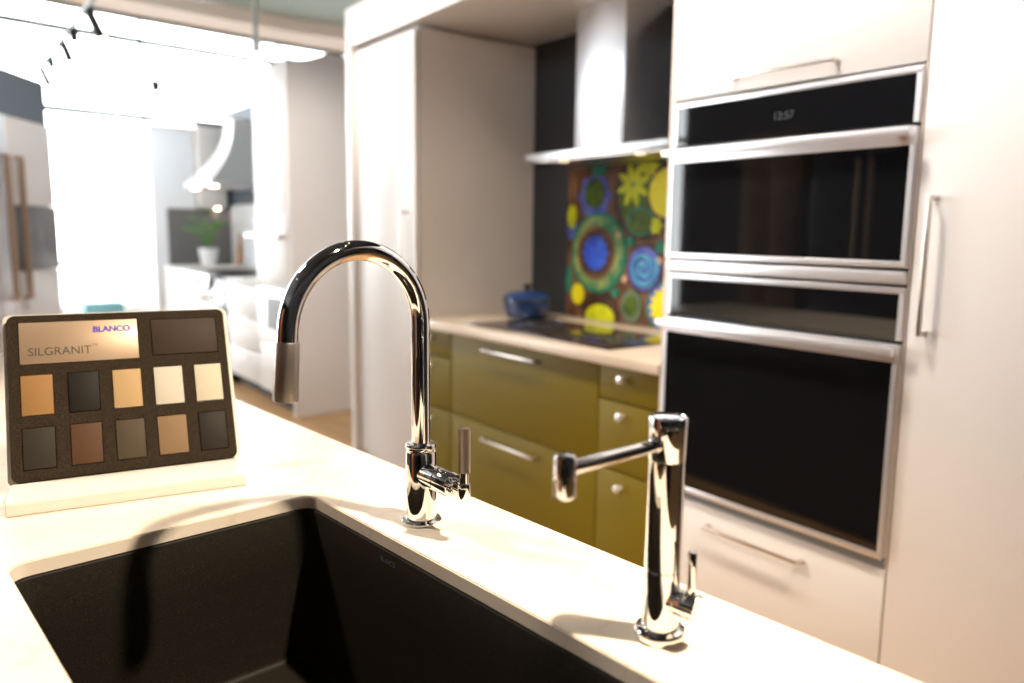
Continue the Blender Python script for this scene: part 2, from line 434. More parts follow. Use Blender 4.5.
# left column
S('blue_blob', -2.83, 1.515, gear(.108, .010, 8), .004, G['peri'])
S('blue_leaf', -3.0, 1.37, circ(.07, e=.7), .003, G['peri'])
S('sunburst', -2.83, 1.526, star(.082, .062, 13), .009, G['olive'])
S('top_ring', -2.80, 1.670, circ(.062), .007, G['rim'])
S('leaf_tile', -2.992, 1.417, circ(.060, e=.6), .006, G['lime'])
S('outer_ring', -2.797, 1.240, circ(.196), .005, G['rim'])
S('speckled_ring', -2.797, 1.240, circ(.178), .008, G['ring'])
S('brown_ring', -2.805, 1.240, circ(.132), .011, G['bronze'])
S('dark_ring', -2.805, 1.240, circ(.112), .012, G['dark'])
S('blue_flower', -2.805, 1.240, gear(.084, .008, 12), .015, G['blue'])
S('yellow_drop', -2.937, 1.029, circ(.053, e=.85), .008, G['yellow'])
S('side_sliver', -3.01, 1.10, circ(.075, e=.3), .004, G['rim'])
S('dome_edge', -2.77, .925, circ(.135), .004, G['dark'])
S('yellow_dome', -2.77, .926, circ(.064, e=1.6), .008, G['lime'])
# right column
S('great_ring', -2.500, 1.505, circ(.200), .005, G['dark'])
S('great_disc', -2.495, 1.510, circ(.165), .007, G['olive'])
S('yellow_star', -2.566, 1.561, wedge_star(.105, .050, 8), .012, G['lime'])
S('star_centre', -2.566, 1.561, circ(.012), .015, G['glass'])
S('lime_patch', -2.47, 1.640, gear(.05, .010, 7), .010, G['lime'])
S('lime_patch', -2.42, 1.372, gear(.035, .006, 6), .010, G['lime'])
S('disc_edge', -2.355, 1.517, circ(.122), .010, G['bronze'])
S('yellow_disc', -2.355, 1.517, circ(.107), .014, G['yellow'])
S('swirl_edge', -2.518, 1.390, circ(.066, e=1.3), .009, G['rim'])
S('green_swirl', -2.518, 1.390, circ(.056, e=1.3), .012, G['olive'])
S('spiral_edge', -2.483, 1.177, circ(.114), .005, G['dark'])
S('spiral_disc', -2.483, 1.177, circ(.101), .009, G['peri'])
bm = bmesh.new()
pts = []
for k in range(121):
    a = k / 120 * 2 * PI * 2.1; r = .008 + .080 * k / 120
    pts.append((-2.483 + r * math.cos(a), MY - .010, 1.177 + r * math.sin(a)))
tube(bm, pts, .0085, 8); part('spiral_coil', bm, G['sky'], t)
S('glass_disc', -2.560, .998, circ(.078, e=.85), .008, G['glass'])
S('glass_disc', -2.560, .998, circ(.050, e=.85), .012, G['olive'])
S('gear_edge', -2.345, 1.008, circ(.120), .004, G['rim'])
S('gear_back', -2.345, 1.008, circ(.108), .006, G['peri'])
S('yellow_gear', -2.345, 1.008, gear(.086, .010, 14), .012, G['yellow'])
S('teal_bead', -2.577, 1.298, circ(.024), .010, G['rim'])
S('teal_bead', -2.668, 1.053, circ(.023), .010, G['rim'])
S('teal_bead', -2.385, 1.279, circ(.030), .010, G['rim'])
S('peach_bead', -2.605, 1.123, circ(.018), .010, G['peach'])
S('peach_bead', -2.395, 1.215, circ(.018), .010, G['peach'])
S('peach_bead', -2.655, 1.33, circ(.012), .010, G['peach'])
# the part hidden behind the oven column
S('outer_ring', -2.05, 1.25, circ(.17), .005, G['rim'])
S('blue_flower', -2.05, 1.25, gear(.11, .01, 12), .010, G['blue'])
S('yellow_star', -1.95, 1.55, wedge_star(.09, .045, 8), .010, G['yellow'])
S('spiral_disc', -2.05, .99, circ(.085), .008, G['peri'])

# blue pot
t = thing('dutch_oven', 'blue enamelled cooking pot with domed lid in the corner of the worktop', 'pot', (-3.075, 2.42, CT + .001))
bm = bmesh.new()
lathe(bm, [(0, 0), (.085, 0), (.098, .008), (.108, .04), (.112, .080), (.108, .080), (.104, .04), (.094, .012), (0, .010)], (0, 0, 0))
part('body', bm, M['enamel'], t, world=False, frame=Matrix.Scale(1.1, 4))
bm = bmesh.new(); lathe(bm, [(.106, .0806), (.115, .0806), (.115, .086), (.106, .086), (.106, .0806)]); part('rim', bm, M['enamelrim'], t, world=False, frame=Matrix.Scale(1.1, 4))
bm = bmesh.new(); lathe(bm, [(0, .087), (.114, .087), (.114, .091), (.100, .106), (.065, .119), (.02, .125), (0, .125)]); part('lid', bm, M['enamel'], t, world=False, frame=Matrix.Scale(1.1, 4))
bm = bmesh.new(); lathe(bm, [(0, .1245), (.010, .1245), (.009, .134), (.021, .139), (.021, .147), (.012, .152), (0, .153)]); part('lid_knob', bm, M['blackmetal'], t, world=False, frame=Matrix.Scale(1.1, 4))
for s in (-1, 1):
    bm = bmesh.new()
    tube(bm, [(s * (.108 + .032 * math.sin(PI * k / 10)), -.045 + .09 * k / 10, .066) for k in range(11)], .007, 12)
    part('loop_handle', bm, M['enamel'], t, world=False, frame=Matrix.Scale(1.1, 4))

# oven tower
OX0, OX1 = -1.727, -.931
t = thing('oven_cabinet', 'tall white cabinet housing the two black wall ovens', 'cabinet', (-1.33, 2.2, 0))
bm = bmesh.new()
box(bm, OX0, OX0 + .024, FY, 2.65, 0, 2.31); box(bm, OX1 - .006, OX1, FY + .004, 2.65, 0, 2.31)
box(bm, OX0 + .024, OX1 - .006, 2.60, 2.65, 0, 2.31)
box(bm, OX0 + .024, OX1 - .006, FY + .03, 2.60, .488, .500); box(bm, OX0 + .024, OX1 - .006, FY + .03, 2.60, 1.236, 1.246); box(bm, OX0 + .024, OX1 - .006, FY + .03, 2.60, 1.748, 1.762)
part('carcass', bm, M['carcass'], t)
f_ = front(t, -1.704, OX1 + .0, 1.750, 2.308, M['white'])
bar_handle(f_, -1.483, -1.155, 1.787, FY)
f_ = front(t, -1.704, OX1 + .0, .10, .484, M['white'], 'drawer')
bar_handle(f_, -1.500, -1.160, .425, FY)
part('toe_kick', B(OX0 + .025, OX1 - .007, FY + .06, FY + .075, 0, .098), M['white'], t)
part('cover_strip', B(-1.700, -.936, FY - .002, FY + .02, .486, .508), M['slate'], t)

def wall_oven(label, zb, zt, zctl, loc, clock=False):
    """zb bottom, zt top, zctl: bottom of the control glass"""
    x0, x1 = -1.700, -.937
    t = thing('built_in_oven', label, 'oven', loc, group='built-in ovens')
    part('housing', B(x0 + .02, x1 - .02, FY + .012, 2.45, zb + .012, zt - .01), M['darkmetal'], t)
    # control panel: aluminium frame around black glass
    bm = bmesh.new(); fr = .013
    box(bm, x0, x1, FY - .008, FY + .012, zt - .016, zt, bev=.001)
    box(bm, x0, x0 + fr, FY - .008, FY + .012, zctl, zt - .016); box(bm, x1 - fr, x1, FY - .008, FY + .012, zctl, zt - .016)
    cf = part('control_panel', bm, M['alu'], t)
    part('control_glass', B(x0 + fr, x1 - fr, FY - .006, FY + .012, zctl, zt - .016), M['ovenglass'], cf)
    if clock:
        bm = text_mesh('12:57', .030, .0002, T((-1.310, FY - .0062, (zctl + zt) / 2 - .012)) @ Matrix.Rotation(PI / 2, 4, 'X'))
        part('clock_display', bm, M['screen'], cf)
    # door
    dz1 = zctl - .010
    bm = bmesh.new()
    box(bm, x0, x1, FY - .018, FY + .010, dz1 - .045, dz1, bev=.0012)
    box(bm, x0, x0 + .010, FY - .018, FY + .010, zb + .017, dz1 - .045); box(bm, x1 - .012, x1, FY - .018, FY + .010, zb + .017, dz1 - .045)
    box(bm, x0, x1, FY - .018, FY + .010, zb, zb + .017, bev=.0012)
    df = part('door', bm, M['alu'], t)
    part('door_glass', B(x0 + .010, x1 - .012, FY - .016, FY + .008, zb + .017, dz1 - .045), M['ovenglass'], df)
    bm = bmesh.new()
    box(bm, x0 - .002, x1 + .004, FY - .060, FY - .042, dz1 - .026, dz1 - .004, bev=.002)
    for x in (x0 + .03, x1 - .03): box(bm, x - .012, x + .012, FY - .044, FY - .017, dz1 - .024, dz1 - .006, bev=.001)
    part('handle', bm, M['alu'], t)
    return t
wall_oven('upper black glass wall oven with clock display, just below the white top door', 1.262, 1.742, 1.612, (-1.318, FY, 1.262), True)
part('vent_strip', B(-1.700, -.937, FY - .016, FY + .02, 1.222, 1.254, bev=.001), M['alu'], wo := wall_oven('lower black glass wall oven with larger door, above the white drawer', .513, 1.214, 1.082, (-1.318, FY, .513)))

# refrigerator column at the right
t = thing('panelled_refrigerator', 'tall white panelled refrigerator door with vertical bar handle right of the ovens', 'refrigerator', (-.45, 2.2, 0))
part('cabinet', B(-.929, -.02, FY + .03, 2.65, 0, 2.308), M['carcass'], t)
f_ = front(t, -.928, -.02, .10, 2.306, M['white'], th=.028)
bar_handle(f_, -.884, 0, 1.102, FY, vertical=True, z1=1.436)

# ------------------------------------------------------------------ island
def iprism(outer, inner, z0, z1):
    """plate with a hole (outlines with the same winding)"""
    t = bmesh.new()
    def loop(p, z): return [t.verts.new((x, y, z)) for x, y in p]
    for z in (z0, z1):
        eo = loop(outer, z); ei = loop(inner, z)
        es = [t.edges.new((eo[i], eo[(i + 1) % len(eo)])) for i in range(len(eo))] + [t.edges.new((ei[i], ei[(i + 1) % len(ei)])) for i in range(len(ei))]
        bmesh.ops.triangle_fill(t, edges=es, use_beauty=True)
        if z == z0: lo = (eo, ei)
        else: hi = (eo, ei)
    for a, b in zip(lo, hi):
        n = len(a)
        for i in range(n): t.faces.new((a[i], a[(i + 1) % n], b[(i + 1) % n], b[i]))
    bmesh.ops.recalc_face_normals(t, faces=t.faces)
    return t
IX0, IX1, IY0, IY1 = -3.1, -.12, .055, .772
SX0, SX1, SY0, SY1 = -1.128, -.36, .150, .576
bm = iprism(rrect(IX0, IX1, IY0, IY1, .004, 2), rrect(SX0, SX1, SY0, SY1, .026, 8), CT - .020, CT)
ed = [e for e in bm.edges if len(e.link_faces) == 2 and e.verts[0].co.z > CT - .001 and e.verts[1].co.z > CT - .001 and e.calc_face_angle(0) > 1]
bmesh.ops.bevel(bm, geom=ed, offset=.0016, segments=2, affect='EDGES')
single('island_countertop', bm, M['quartz'], 'cream quartz island worktop around the black sink', 'countertop', frame=ISL)
t = thing('island_cabinet', 'dark charcoal island base cabinet under the cream worktop', 'cabinet', iw((-1.6, .4, 0)), rz=math.radians(4.96))
bm = bmesh.new()
box(bm, IX0 + .02, SX0 - .06, IY0 + .02, IY1 - .025, .1, CT - .0205); box(bm, SX1 + .06, IX1 - .02, IY0 + .02, IY1 - .025, .1, CT - .0205)
box(bm, SX0 - .06, SX1 + .06, IY0 + .02, IY1 - .025, .1, .60); box(bm, SX0 - .06, SX1 + .06, IY0 + .02, IY0 + .04, .6, CT - .0205); box(bm, SX0 - .06, SX1 + .06, IY1 - .045, IY1 - .025, .6, CT - .0205)
part('carcass', bm, M['blackmetal'], t, frame=ISL)
part('toe_kick', B(IX0 + .06, IX1 - .06, IY0 + .08, IY1 - .08, 0, .1), M['walldk'], t, frame=ISL)

# sink
t = thing('kitchen_sink', 'black granite undermount single bowl sink in the island', 'sink', iw((-.75, .36, .63)), rz=math.radians(4.96))
bm = bmesh.new()
def ring(x0, x1, y0, y1, r, z): return [Vector((x, y, z)) for x, y in rrect(x0, x1, y0, y1, r, 8)]
i3 = .003
levels = [ring(SX0 - .03, SX1 + .03, SY0 - .03, SY1 + .03, .05, CT - .0215),
          ring(SX0 + i3 - .001, SX1 - i3 + .001, SY0 + i3 - .001, SY1 - i3 + .001, .026, CT - .0215),
          ring(SX0 + i3, SX1 - i3, SY0 + i3, SY1 - i3, .026, CT - .0225),
          ring(SX0 + i3 + .0005, SX1 - i3 - .0005, SY0 + i3 + .0005, SY1 - i3 - .0005, .026, CT - .0235)]
zf = .642
for k, zz in enumerate((.8, .7, zf + .010)):
    u = (.8865 - zz) / .245; levels.append(ring(SX0 + .004 + .008 * u, SX1 - .004 - .008 * u, SY0 + .004 + .020 * u, SY1 - .004 - .020 * u, .026, zz))
for a in (20, 45, 70, 90):
    a = math.radians(a); o = .012 + .010 * (1 - math.cos(a)); levels.append(ring(SX0 + o, SX1 - o, SY0 + o + .012, SY1 - o - .012, .024, zf + .010 * (1 - math.sin(a))))
outer = [ring(SX0 + .004, SX1 - .004, SY0 + .012, SY1 - .012, .03, zf - .008)]
outer += [ring(SX0 - .006, SX1 + .006, SY0 - .006, SY1 + .006, .035, zf + .02), ring(SX0 - .008, SX1 + .008, SY0 - .008, SY1 + .008, .035, CT - .030), ring(SX0 - .03, SX1 + .03, SY0 - .03, SY1 + .03, .05, CT - .030)]
vr = [[bm.verts.new(p) for p in l] for l in levels]
for a, b in zip(vr, vr[1:]):
    n = len(a)
    for i in range(n): bm.faces.new((a[i], a[(i + 1) % n], b[(i + 1) % n], b[i]))
bm.faces.new(vr[-1])
vo = [[bm.verts.new(p) for p in l] for l in outer]
for a, b in list(zip(vo, vo[1:])) + [(vo[-1], vr[0])]:
    n = len(a)
    for i in range(n): bm.faces.new((a[i], a[(i + 1) % n], b[(i + 1) % n], b[i]))
bm.faces.new(vo[0])
bmesh.ops.recalc_face_normals(bm, faces=bm.faces)
bowl = part('bowl', bm, M['granite'], t, frame=ISL)
bm = bmesh.new(); lathe(bm, [(0, .004), (.036, .004), (.040, .002), (.055, .003), (.057, .0006), (0, .0006)], (-.74, .36, zf))
part('drain', bm, M['steelbrush'], t, frame=ISL)
bm = text_mesh('BLANCO', .0095, .0002, T((-.890, SY1 - .0052, .8745)) @ Matrix.Rotation(PI / 2, 4, 'X'))
part('maker_mark', bm, M['slate'], t, 'small faint maker name on the sink wall', frame=ISL)

# ------------------------------------------------------------------ gooseneck faucet
FB = (-.9147, .6464)
t = thing('gooseneck_faucet', 'tall chrome gooseneck pull-down faucet with knurled lever at the sink corner', 'faucet', iw((FB[0], FB[1], CT)), rz=math.radians(4.96))
c = Vector((FB[0], FB[1], CT))
def L3(x, y, z): return (c.x + x, c.y + y, c.z + z)
bm = bmesh.new(); lathe(bm, [(0, 0), (.0295, 0), (.0302, .0012), (.0302, .0035), (.029, .005), (.0225, .0062), (0, .0062)], L3(0, 0, .0003)); part('base_flange', bm, M['chrome'], t, frame=ISL)
bm = bmesh.new(); lathe(bm, [(0, .006), (.0226, .006), (.0226, .106), (.0216, .1085), (.0185, .110), (.0185, .1115), (.0222, .1125), (.0228, .114), (.0228, .119), (.0218, .1205), (.0148, .122), (0, .122)], L3(0, 0, 0)); part('body', bm, M['chrome'], t, frame=ISL)
rt = .0136; reach = .213; ra = math.radians(4); dv = Vector((math.sin(ra), -math.cos(ra), 0)); Rr = reach / 2
ztop = .418 - rt - Rr
pts = [Vector(L3(0, 0, .121)), Vector(L3(0, 0, .2)), Vector(L3(0, 0, ztop))]
cc = Vector(L3(0, 0, ztop)) + dv * Rr
A1 = math.radians(176)
for k in range(1, 49):
    a = A1 * k / 48; pts.append(cc - dv * Rr * math.cos(a) + Vector((0, 0, Rr * math.sin(a))))
end = pts[-1]; tan = (dv * math.sin(A1) + Vector((0, 0, math.cos(A1)))).normalized()
pts.append(end + tan * .014)
bm = bmesh.new(); tube(bm, pts, rt, 48); part('spout', bm, M['chrome'], t, frame=ISL)
hp = end + tan * .0142
bm = bmesh.new(); lathe(bm, [(0, 0), (.0148, 0), (.0152, .0008), (.0162, .072), (.0158, .0745), (.0140, .0755), (.0135, .0745), (0, .073)], hp, tan)
sh = part('spray_head', bm, M['steelbrush'], t, 'brushed nickel spray head', frame=ISL)
side = Vector((dv.y, -dv.x, 0)) * -1 if False else dv.cross(Vector((0, 0, 1))).normalized()
bm = bmesh.new(); tb = hp + tan * .030 - side * .0155 * (-1)
for s_ in (0,):
    q = hp + tan * .024 - dv * .0148
    lathe(bm, [(0, 0), (.0035, 0), (.0035, .0015), (0, .002)], q, -dv, 16); q2 = hp + tan * .048 - dv * .0152
    lathe(bm, [(0, 0), (.0035, 0), (.0035, .0015), (0, .002)], q2, -dv, 16)
part('spray_button', bm, M['steel'], sh, frame=ISL)
# side valve and lever
bm = bmesh.new(); ax = Vector((1, -.03, 0)).normalized(); hc = Vector(L3(0, 0, .076))
lathe(bm, [(0, .012), (.0172, .012), (.0175, .016), (.0175, .048), (.0166, .0488), (.0166, .0498), (.0175, .0506), (.0175, .0815), (.0165, .083), (.011, .0835), (0, .0835)], hc, ax)
part('valve_housing', bm, M['chrome'], t, frame=ISL)
bm = bmesh.new(); lathe(bm, [(.0095, .083), (.0095, .091), (.012, .092), (.012, .094), (0, .094)], hc, ax)
for k in range(5):
    a = 2 * PI * k / 5
    off = Vector((0, math.cos(a), math.sin(a))) * .0095; cyl(bm, hc + ax * .0835 + off, hc + ax * .0922 + off, .0026, 12)
part('valve_collar', bm, M['chrome'], t, frame=ISL)
lv = hc + ax * .1070
bm = bmesh.new(); lathe(bm, [(0, -.012), (.0085, -.012), (.0092, -.011), (.0092, .009), (.0086, .0105), (.0066, .011), (.0066, .026), (0, .026)], lv); 
cyl(bm, hc + ax * .092, lv, .0075)
part('lever_base', bm, M['chrome'], t, frame=ISL)
bm = bmesh.new(); n = 40
gp = []
for k in range(2 * n): 
    a = PI * k / n; r = .0085 if k % 2 else .0079; gp.append((r * math.cos(a), r * math.sin(a)))
prism(bm, gp, 0, .062, T(lv + Vector((0, 0, .0262)))); cyl(bm, lv + Vector((0, 0, .088)), lv + Vector((0, 0, .0888)), .0066)
part('lever_grip', bm, M['steelbrush'], t, 'knurled nickel lever grip', frame=ISL)

# ------------------------------------------------------------------ filtered water tap
FB2 = (-.4737, .6474)
t = thing('water_tap', 'short chrome column tap with straight horizontal spout at the right of the island', 'faucet', iw((FB2[0], FB2[1], CT)), rz=math.radians(4.96))
c = Vector((FB2[0], FB2[1], CT))
bm = bmesh.new(); lathe(bm, [(0, 0), (.0268, 0), (.0275, .001), (.0275, .008), (.026, .0105), (.0225, .0115), (.0205, .012), (0, .012)], L3(0, 0, .0003)); part('base_flange', bm, M['chrome'], t, frame=ISL)
bm = bmesh.new(); lathe(bm, [(0, .0121), (.0197, .0121), (.0194, .077), (.0189, .0776), (.0189, .0786), (.0194, .0792), (.0191, .197), (0, .197)], L3(0, 0, 0)); part('column', bm, M['chrome'], t, frame=ISL)
bm = bmesh.new(); lathe(bm, [(0, .1975), (.0192, .1975), (.0199, .1985), (.0200, .233), (0, .233)], L3(0, 0, 0)); part('swivel_collar', bm, M['chrome'], t, frame=ISL)
bm = bmesh.new(); lathe(bm, [(0, .2332), (.0196, .2332), (.0203, .234), (.0203, .2425), (.0196, .2435), (.0182, .244), (.0178, .2425), (0, .2420)], L3(0, 0, 0)); part('cap', bm, M['chrome'], t, frame=ISL)
d2 = Vector((-.02, -1, 0)).normalized(); p0 = Vector(L3(0, 0, .2155)); p1 = p0 + d2 * .150
bm = bmesh.new(); cyl(bm, p0 + d2 * .015, p1, .0068, 32); cyl(bm, p0 + d2 * .017, p0 + d2 * .024, .0082, 32, bev=.001); part('spout', bm, M['chrome'], t, frame=ISL)
bm = bmesh.new(); lathe(bm, [(0, -.027), (.0085, -.027), (.0102, -.026), (.0105, -.0240), (.0105, -.0082), (.0100, -.0076), (.0100, -.0070), (.0105, -.0064), (.0105, .011), (.0098, .0135), (.0080, .0145), (0, .0145)], p1); part('nozzle', bm, M['chrome'], t, frame=ISL)
hc = Vector(L3(0, 0, .046)); ax = Vector((1, .1, 0)).normalized()
bm = bmesh.new(); lathe(bm, [(0, .010), (.0138, .010), (.0140, .0125), (.0140, .020), (.0134, .0205), (.0134, .0215), (.0140, .022), (.0140, .0435), (.0132, .045), (0, .0452)], hc, ax); part('valve_housing', bm, M['chrome'], t, frame=ISL)
lv = hc + ax * .035 + Vector((0, 0, .0135))
bm = bmesh.new(); cyl(bm, lv, lv + Vector((0, 0, .046)), .0046, 24, bev=.0008); part('lever', bm, M['chrome'], t, frame=ISL)

# ------------------------------------------------------------------ colour sample display
BLp = Vector((-1.4347, .0828, .932)); ang = math.radians(81.04); tilt = math.radians(25)
uu = Vector((math.cos(ang), math.sin(ang), 0)); back = Vector((-math.sin(ang), math.cos(ang), 0))
if back.x > 0: back = -back
up = back * math.sin(tilt) + Vector((0, 0, math.cos(tilt)))
nn = uu.cross(up)
BRD = Matrix(((uu.x, up.x, nn.x, BLp.x), (uu.y, up.y, nn.y, BLp.y), (uu.z, up.z, nn.z, BLp.z), (0, 0, 0, 1)))   # board frame: x right, y up the slope, z out of the face
W_, H_ = .346, .284
t = thing('sample_display', 'white acrylic counter stand holding a tilted charcoal foam board of sink colours', 'display stand', (BLp + uu * W_ / 2 - Vector((0, 0, .022))), rz=ang)
bm = bmesh.new()
prism(bm, rrect(-.006, W_ + .007, -.003, H_ + .005, .010), -.017, -.0102, BRD)
part('back_plate', bm, M['acrylic'], t)
BASE = Matrix(((uu.x, back.x, 0, BLp.x), (uu.y, back.y, 0, BLp.y), (0, 0, 1, CT), (0, 0, 0, 1)))   # x right, y backwards
bm = bmesh.new()
t2 = bmesh.new()
prof = [(-.1035, .0005), (-.1035, .0185), (-.1005, .0215), (-.006, .0215), (-.004, .0175), (.055, .0175), (.055, .0005)]
a_ = [t2.verts.new((.000, y, z)) for y, z in prof]; b_ = [t2.verts.new((W_ - .003, y, z)) for y, z in prof]
t2.faces.new(a_); t2.faces.new(b_[::-1])
for i in range(len(prof)): t2.faces.new((a_[i], b_[i], b_[(i + 1) % len(prof)], a_[(i + 1) % len(prof)]))
bmesh.ops.recalc_face_normals(t2, faces=t2.faces)
bmesh.ops.bevel(t2, geom=[e for e in t2.edges], offset=.001, segments=2, affect='EDGES')
merge(bm, t2, BASE); part('base', bm, M['acrylic'], t)
for x in (.06, W_ - .06):
    bm = bmesh.new(); prism(bm, [(.0215, .018), (.055, .018), (.055, .03), (.0215 + .028, .08)], x - .003, x + .003, BASE @ Matrix(((0, 0, 1, 0), (1, 0, 0, 0), (0, 1, 0, 0), (0, 0, 0, 1))))
    part('rear_brace', bm, M['acrylic'], t)
# foam board with recessed pockets
slots = [(.0172, .198, .197, .2708, 'card'), (.2208, .330, .2007, .267, 'big')]
xs = [(.0175, .0634), (.0863, .1322), (.1538, .1982), (.2194, .2660), (.2868, .3320)]
for x0, x1 in xs: slots.append((x0, x1, .1088, .1772, 'a'))
for x0, x1 in xs: slots.append((x0, x1, .0189, .0870, 'b'))
def board_mesh():
    """foam panel front with sunk pockets (pocket floor 5 mm deep)"""
    t_ = bmesh.new()
    out = rrect(0, W_, 0, H_, .012, 6)
    eo = [t_.verts.new((x, y, 0)) for x, y in out]; es = [t_.edges.new((eo[i], eo[(i + 1) % len(eo)])) for i in range(len(eo))]
    holes = []
    for x0, x1, y0, y1, k in slots:
        e = .0012; q = [(x0 - e, y0 - e), (x1 + e, y0 - e), (x1 + e, y1 + e), (x0 - e, y1 + e)]
        hv = [t_.verts.new((x, y, 0)) for x, y in q]; es += [t_.edges.new((hv[i], hv[(i + 1) % 4])) for i in range(4)]; holes.append(hv)
    bmesh.ops.triangle_fill(t_, edges=es, use_beauty=True)
    for hv in holes:
        lo = [t_.verts.new((v.co.x, v.co.y, -.005)) for v in hv]
        for i in range(4): t_.faces.new((hv[i], hv[(i + 1) % 4], lo[(i + 1) % 4], lo[i]))
        t_.faces.new(lo)
    bk = [t_.verts.new((v.co.x, v.co.y, -.010)) for v in eo]
    for i in range(len(eo)): t_.faces.new((eo[i], eo[(i + 1) % len(eo)], bk[(i + 1) % len(bk)], bk[i]))
    t_.faces.new(bk)
    bmesh.ops.recalc_face_normals(t_, faces=t_.faces)
    return t_
bm = bmesh.new(); merge(bm, board_mesh(), BRD); part('foam_board', bm, M['foam'], t, 'charcoal foam board with pockets')
brot = BRD.to_euler()
cols = {('a', 0): ((0.290, 0.157, 0.058), 'caramel tan colour sample, leftmost of the upper sample row'),
        ('a', 1): ((0.013, 0.010, 0.008), 'black colour sample between the caramel and the beige ones'),
        ('a', 2): ((0.429, 0.290, 0.145), 'light beige colour sample in the middle of the upper row'),
        ('a', 3): ((0.522, 0.481, 0.406), 'soft white colour sample right of the beige one'),
        ('a', 4): ((0.522, 0.476, 0.371), 'cream white colour sample at the right end of the upper row'),
        ('b', 0): ((0.029, 0.024, 0.017), 'dark grey colour sample at the bottom left corner of the board'),
        ('b', 1): ((0.084, 0.041, 0.021), 'reddish brown colour sample in the lower row'),
        ('b', 2): ((0.067, 0.048, 0.030), 'medium grey brown colour sample in the middle of the lower row'),
        ('b', 3): ((0.209, 0.136, 0.072), 'warm taupe colour sample in the lower row'),
        ('b', 4): ((0.020, 0.015, 0.012), 'very dark brown colour sample at the bottom right corner of the board')}
cnt = {'a': 0, 'b': 0}
for x0, x1, y0, y1, k in slots:
    cx, cy = (x0 + x1) / 2, (y0 + y1) / 2; w2, h2 = (x1 - x0) / 2, (y1 - y0) / 2
    bm = bmesh.new(); box(bm, -w2, w2, -h2, h2, 0, .0066 if k != 'card' else .0056, bev=.0006)
    loc = BRD @ Vector((cx, cy, -.0049))
    if k == 'card':
        o = thing('sign_card', 'gold card with violet and grey lettering at the top left of the foam board', 'sign', loc, rot=brot)
        part('card', bm, M['card'], o, world=False)
        tm = text_mesh('SILGRANIT', .0200, .0001, T((.0767 - cx, .2172 - cy, .0058)), sx=.98)
        part('lettering', tm, M['inkdark'], o, world=False)
        tm = text_mesh('TM', .0065, .0001, T((.1300 - cx, .2255 - cy, .0058))); part('trademark', tm, M['inkdark'], o, world=False)
        tm = bold_text('BLANCO', .0150, .0001, T((.1572 - cx, .2535 - cy, .0058)), .98); part('brand_lettering', tm, M['inkviolet'], o, world=False)
        continue
    if k == 'big': col, lab = (.036, .023, .015), 'large wide dark brown colour sample at the top right of the board'
    else:
        col, lab = cols[(k, cnt[k])]; cnt[k] += 1
    m = mat('sample_finish', col, .6, spec=.2, noise=(900, tuple(min(1, q * 1.18) for q in col), .4, .7, 2))
    o = single('colour_sample', bm, m, lab, 'colour sample', 'sink colour samples on the foam board')
    o.location = loc; o.rotation_euler = brot

# ------------------------------------------------------------------ background vignettes
# stainless built-in unit at far left, turned towards the room
P0 = Vector((-6.05, .215, 0)); P1 = Vector((-7.00, .815, 0)); dd = (P1 - P0).normalized()
AW = Matrix.LocRotScale(P0, Matrix.Rotation(math.atan2(dd.y, dd.x), 3, 'Z').to_euler(), None)
Lw = (P1 - P0).length
# local: x along the face, face plane y=0, body on the side away from the camera
sgn = 1 if (AW.inverted() @ Vector((0, 0, 0))).y < 0 else -1
t = thing('appliance_wall_unit', 'tall steel refrigerator and dark glass oven unit under a slate blue panel at far left', 'cabinet', P0, rz=math.atan2(dd.y, dd.x))
def ab(x0, x1, y0, y1, z0, z1, bev=0):
    ya, yb = sorted((y0 * sgn, y1 * sgn)); return B(x0, x1, ya, yb, z0, z1, bev=bev)
part('top_panel', ab(0, Lw, .0, .55, 2.095, 2.41), M['slateblue'], t, world=False)
part('carcass', ab(0, Lw, .02, .55, 0, 2.093), M['white'], t, world=False)
fd = part('refrigerator_door', ab(0, .50, -.03, .018, .08, 2.09, .003), M['alu'], t, world=False)
part('upper_door', ab(.505, Lw, -.02, .018, 1.49, 2.09, .002), M['white'], t, world=False)
part('oven_glass', ab(.505, Lw, -.03, .018, 1.02, 1.485, .002), M['greysplash'], t, world=False)
part('lower_door', ab(.505, Lw, -.02, .018, .08, 1.015, .002), M['white'], t, world=False)
for x in (.40, .58):
    bm = bmesh.new(); y = -.075 * sgn
    for dx in (-.02, .02): cyl(bm, (x + dx, y, .82), (x + dx, y, 1.82), .011, 16)
    for z in (.83, 1.81): cyl(bm, (x - .02, y, z), (x + .02, y, z), .011, 16); cyl(bm, (x, y, z), (x, -.02 * sgn, z), .009, 16)
    part('door_handle', bm, M['bronze'], t, world=False)

# second display kitchen along the same line
t = thing('oven_tower', 'white tower with stainless double oven and pale side panel beyond the passage', 'oven', (-5.59, 2.4, 0))
part('side_panel', B(-5.27, -5.243, 2.030, 2.78, 0, 2.475, bev=.002), M['far_panel'], t)
part('carcass', B(-5.93, -5.272, 2.05, 2.78, .1, 2.475), M['white'], t)
part('toe_kick', B(-5.93, -5.272, 2.10, 2.12, 0, .1), M['walldk'], t)
part('upper_door', B(-5.925, -5.275, 2.028, 2.05, 1.45, 2.47, bev=.002), M['white'], t)
d = part('oven_door', B(-5.925, -5.275, 2.020, 2.05, .93, 1.44, bev=.003), M['white'], t)
bm = bmesh.new(); cyl(bm, (-5.95, 1.965, 1.285), (-5.28, 1.965, 1.285), .020, 20)
for x in (-5.85, -5.35): cyl(bm, (x, 1.965, 1.285), (x, 2.021, 1.285), .012, 16)
part('handle', bm, M['alu'], d)
d = part('lower_oven', B(-5.925, -5.275, 2.020, 2.05, .50, .90, bev=.003), M['alu'], t)
part('reflection_pane', B(-5.72, -5.31, 2.014, 2.0198, .60, .84), M['greysplash'], d)  # dark pane, and the bar above it, model reflections on the front
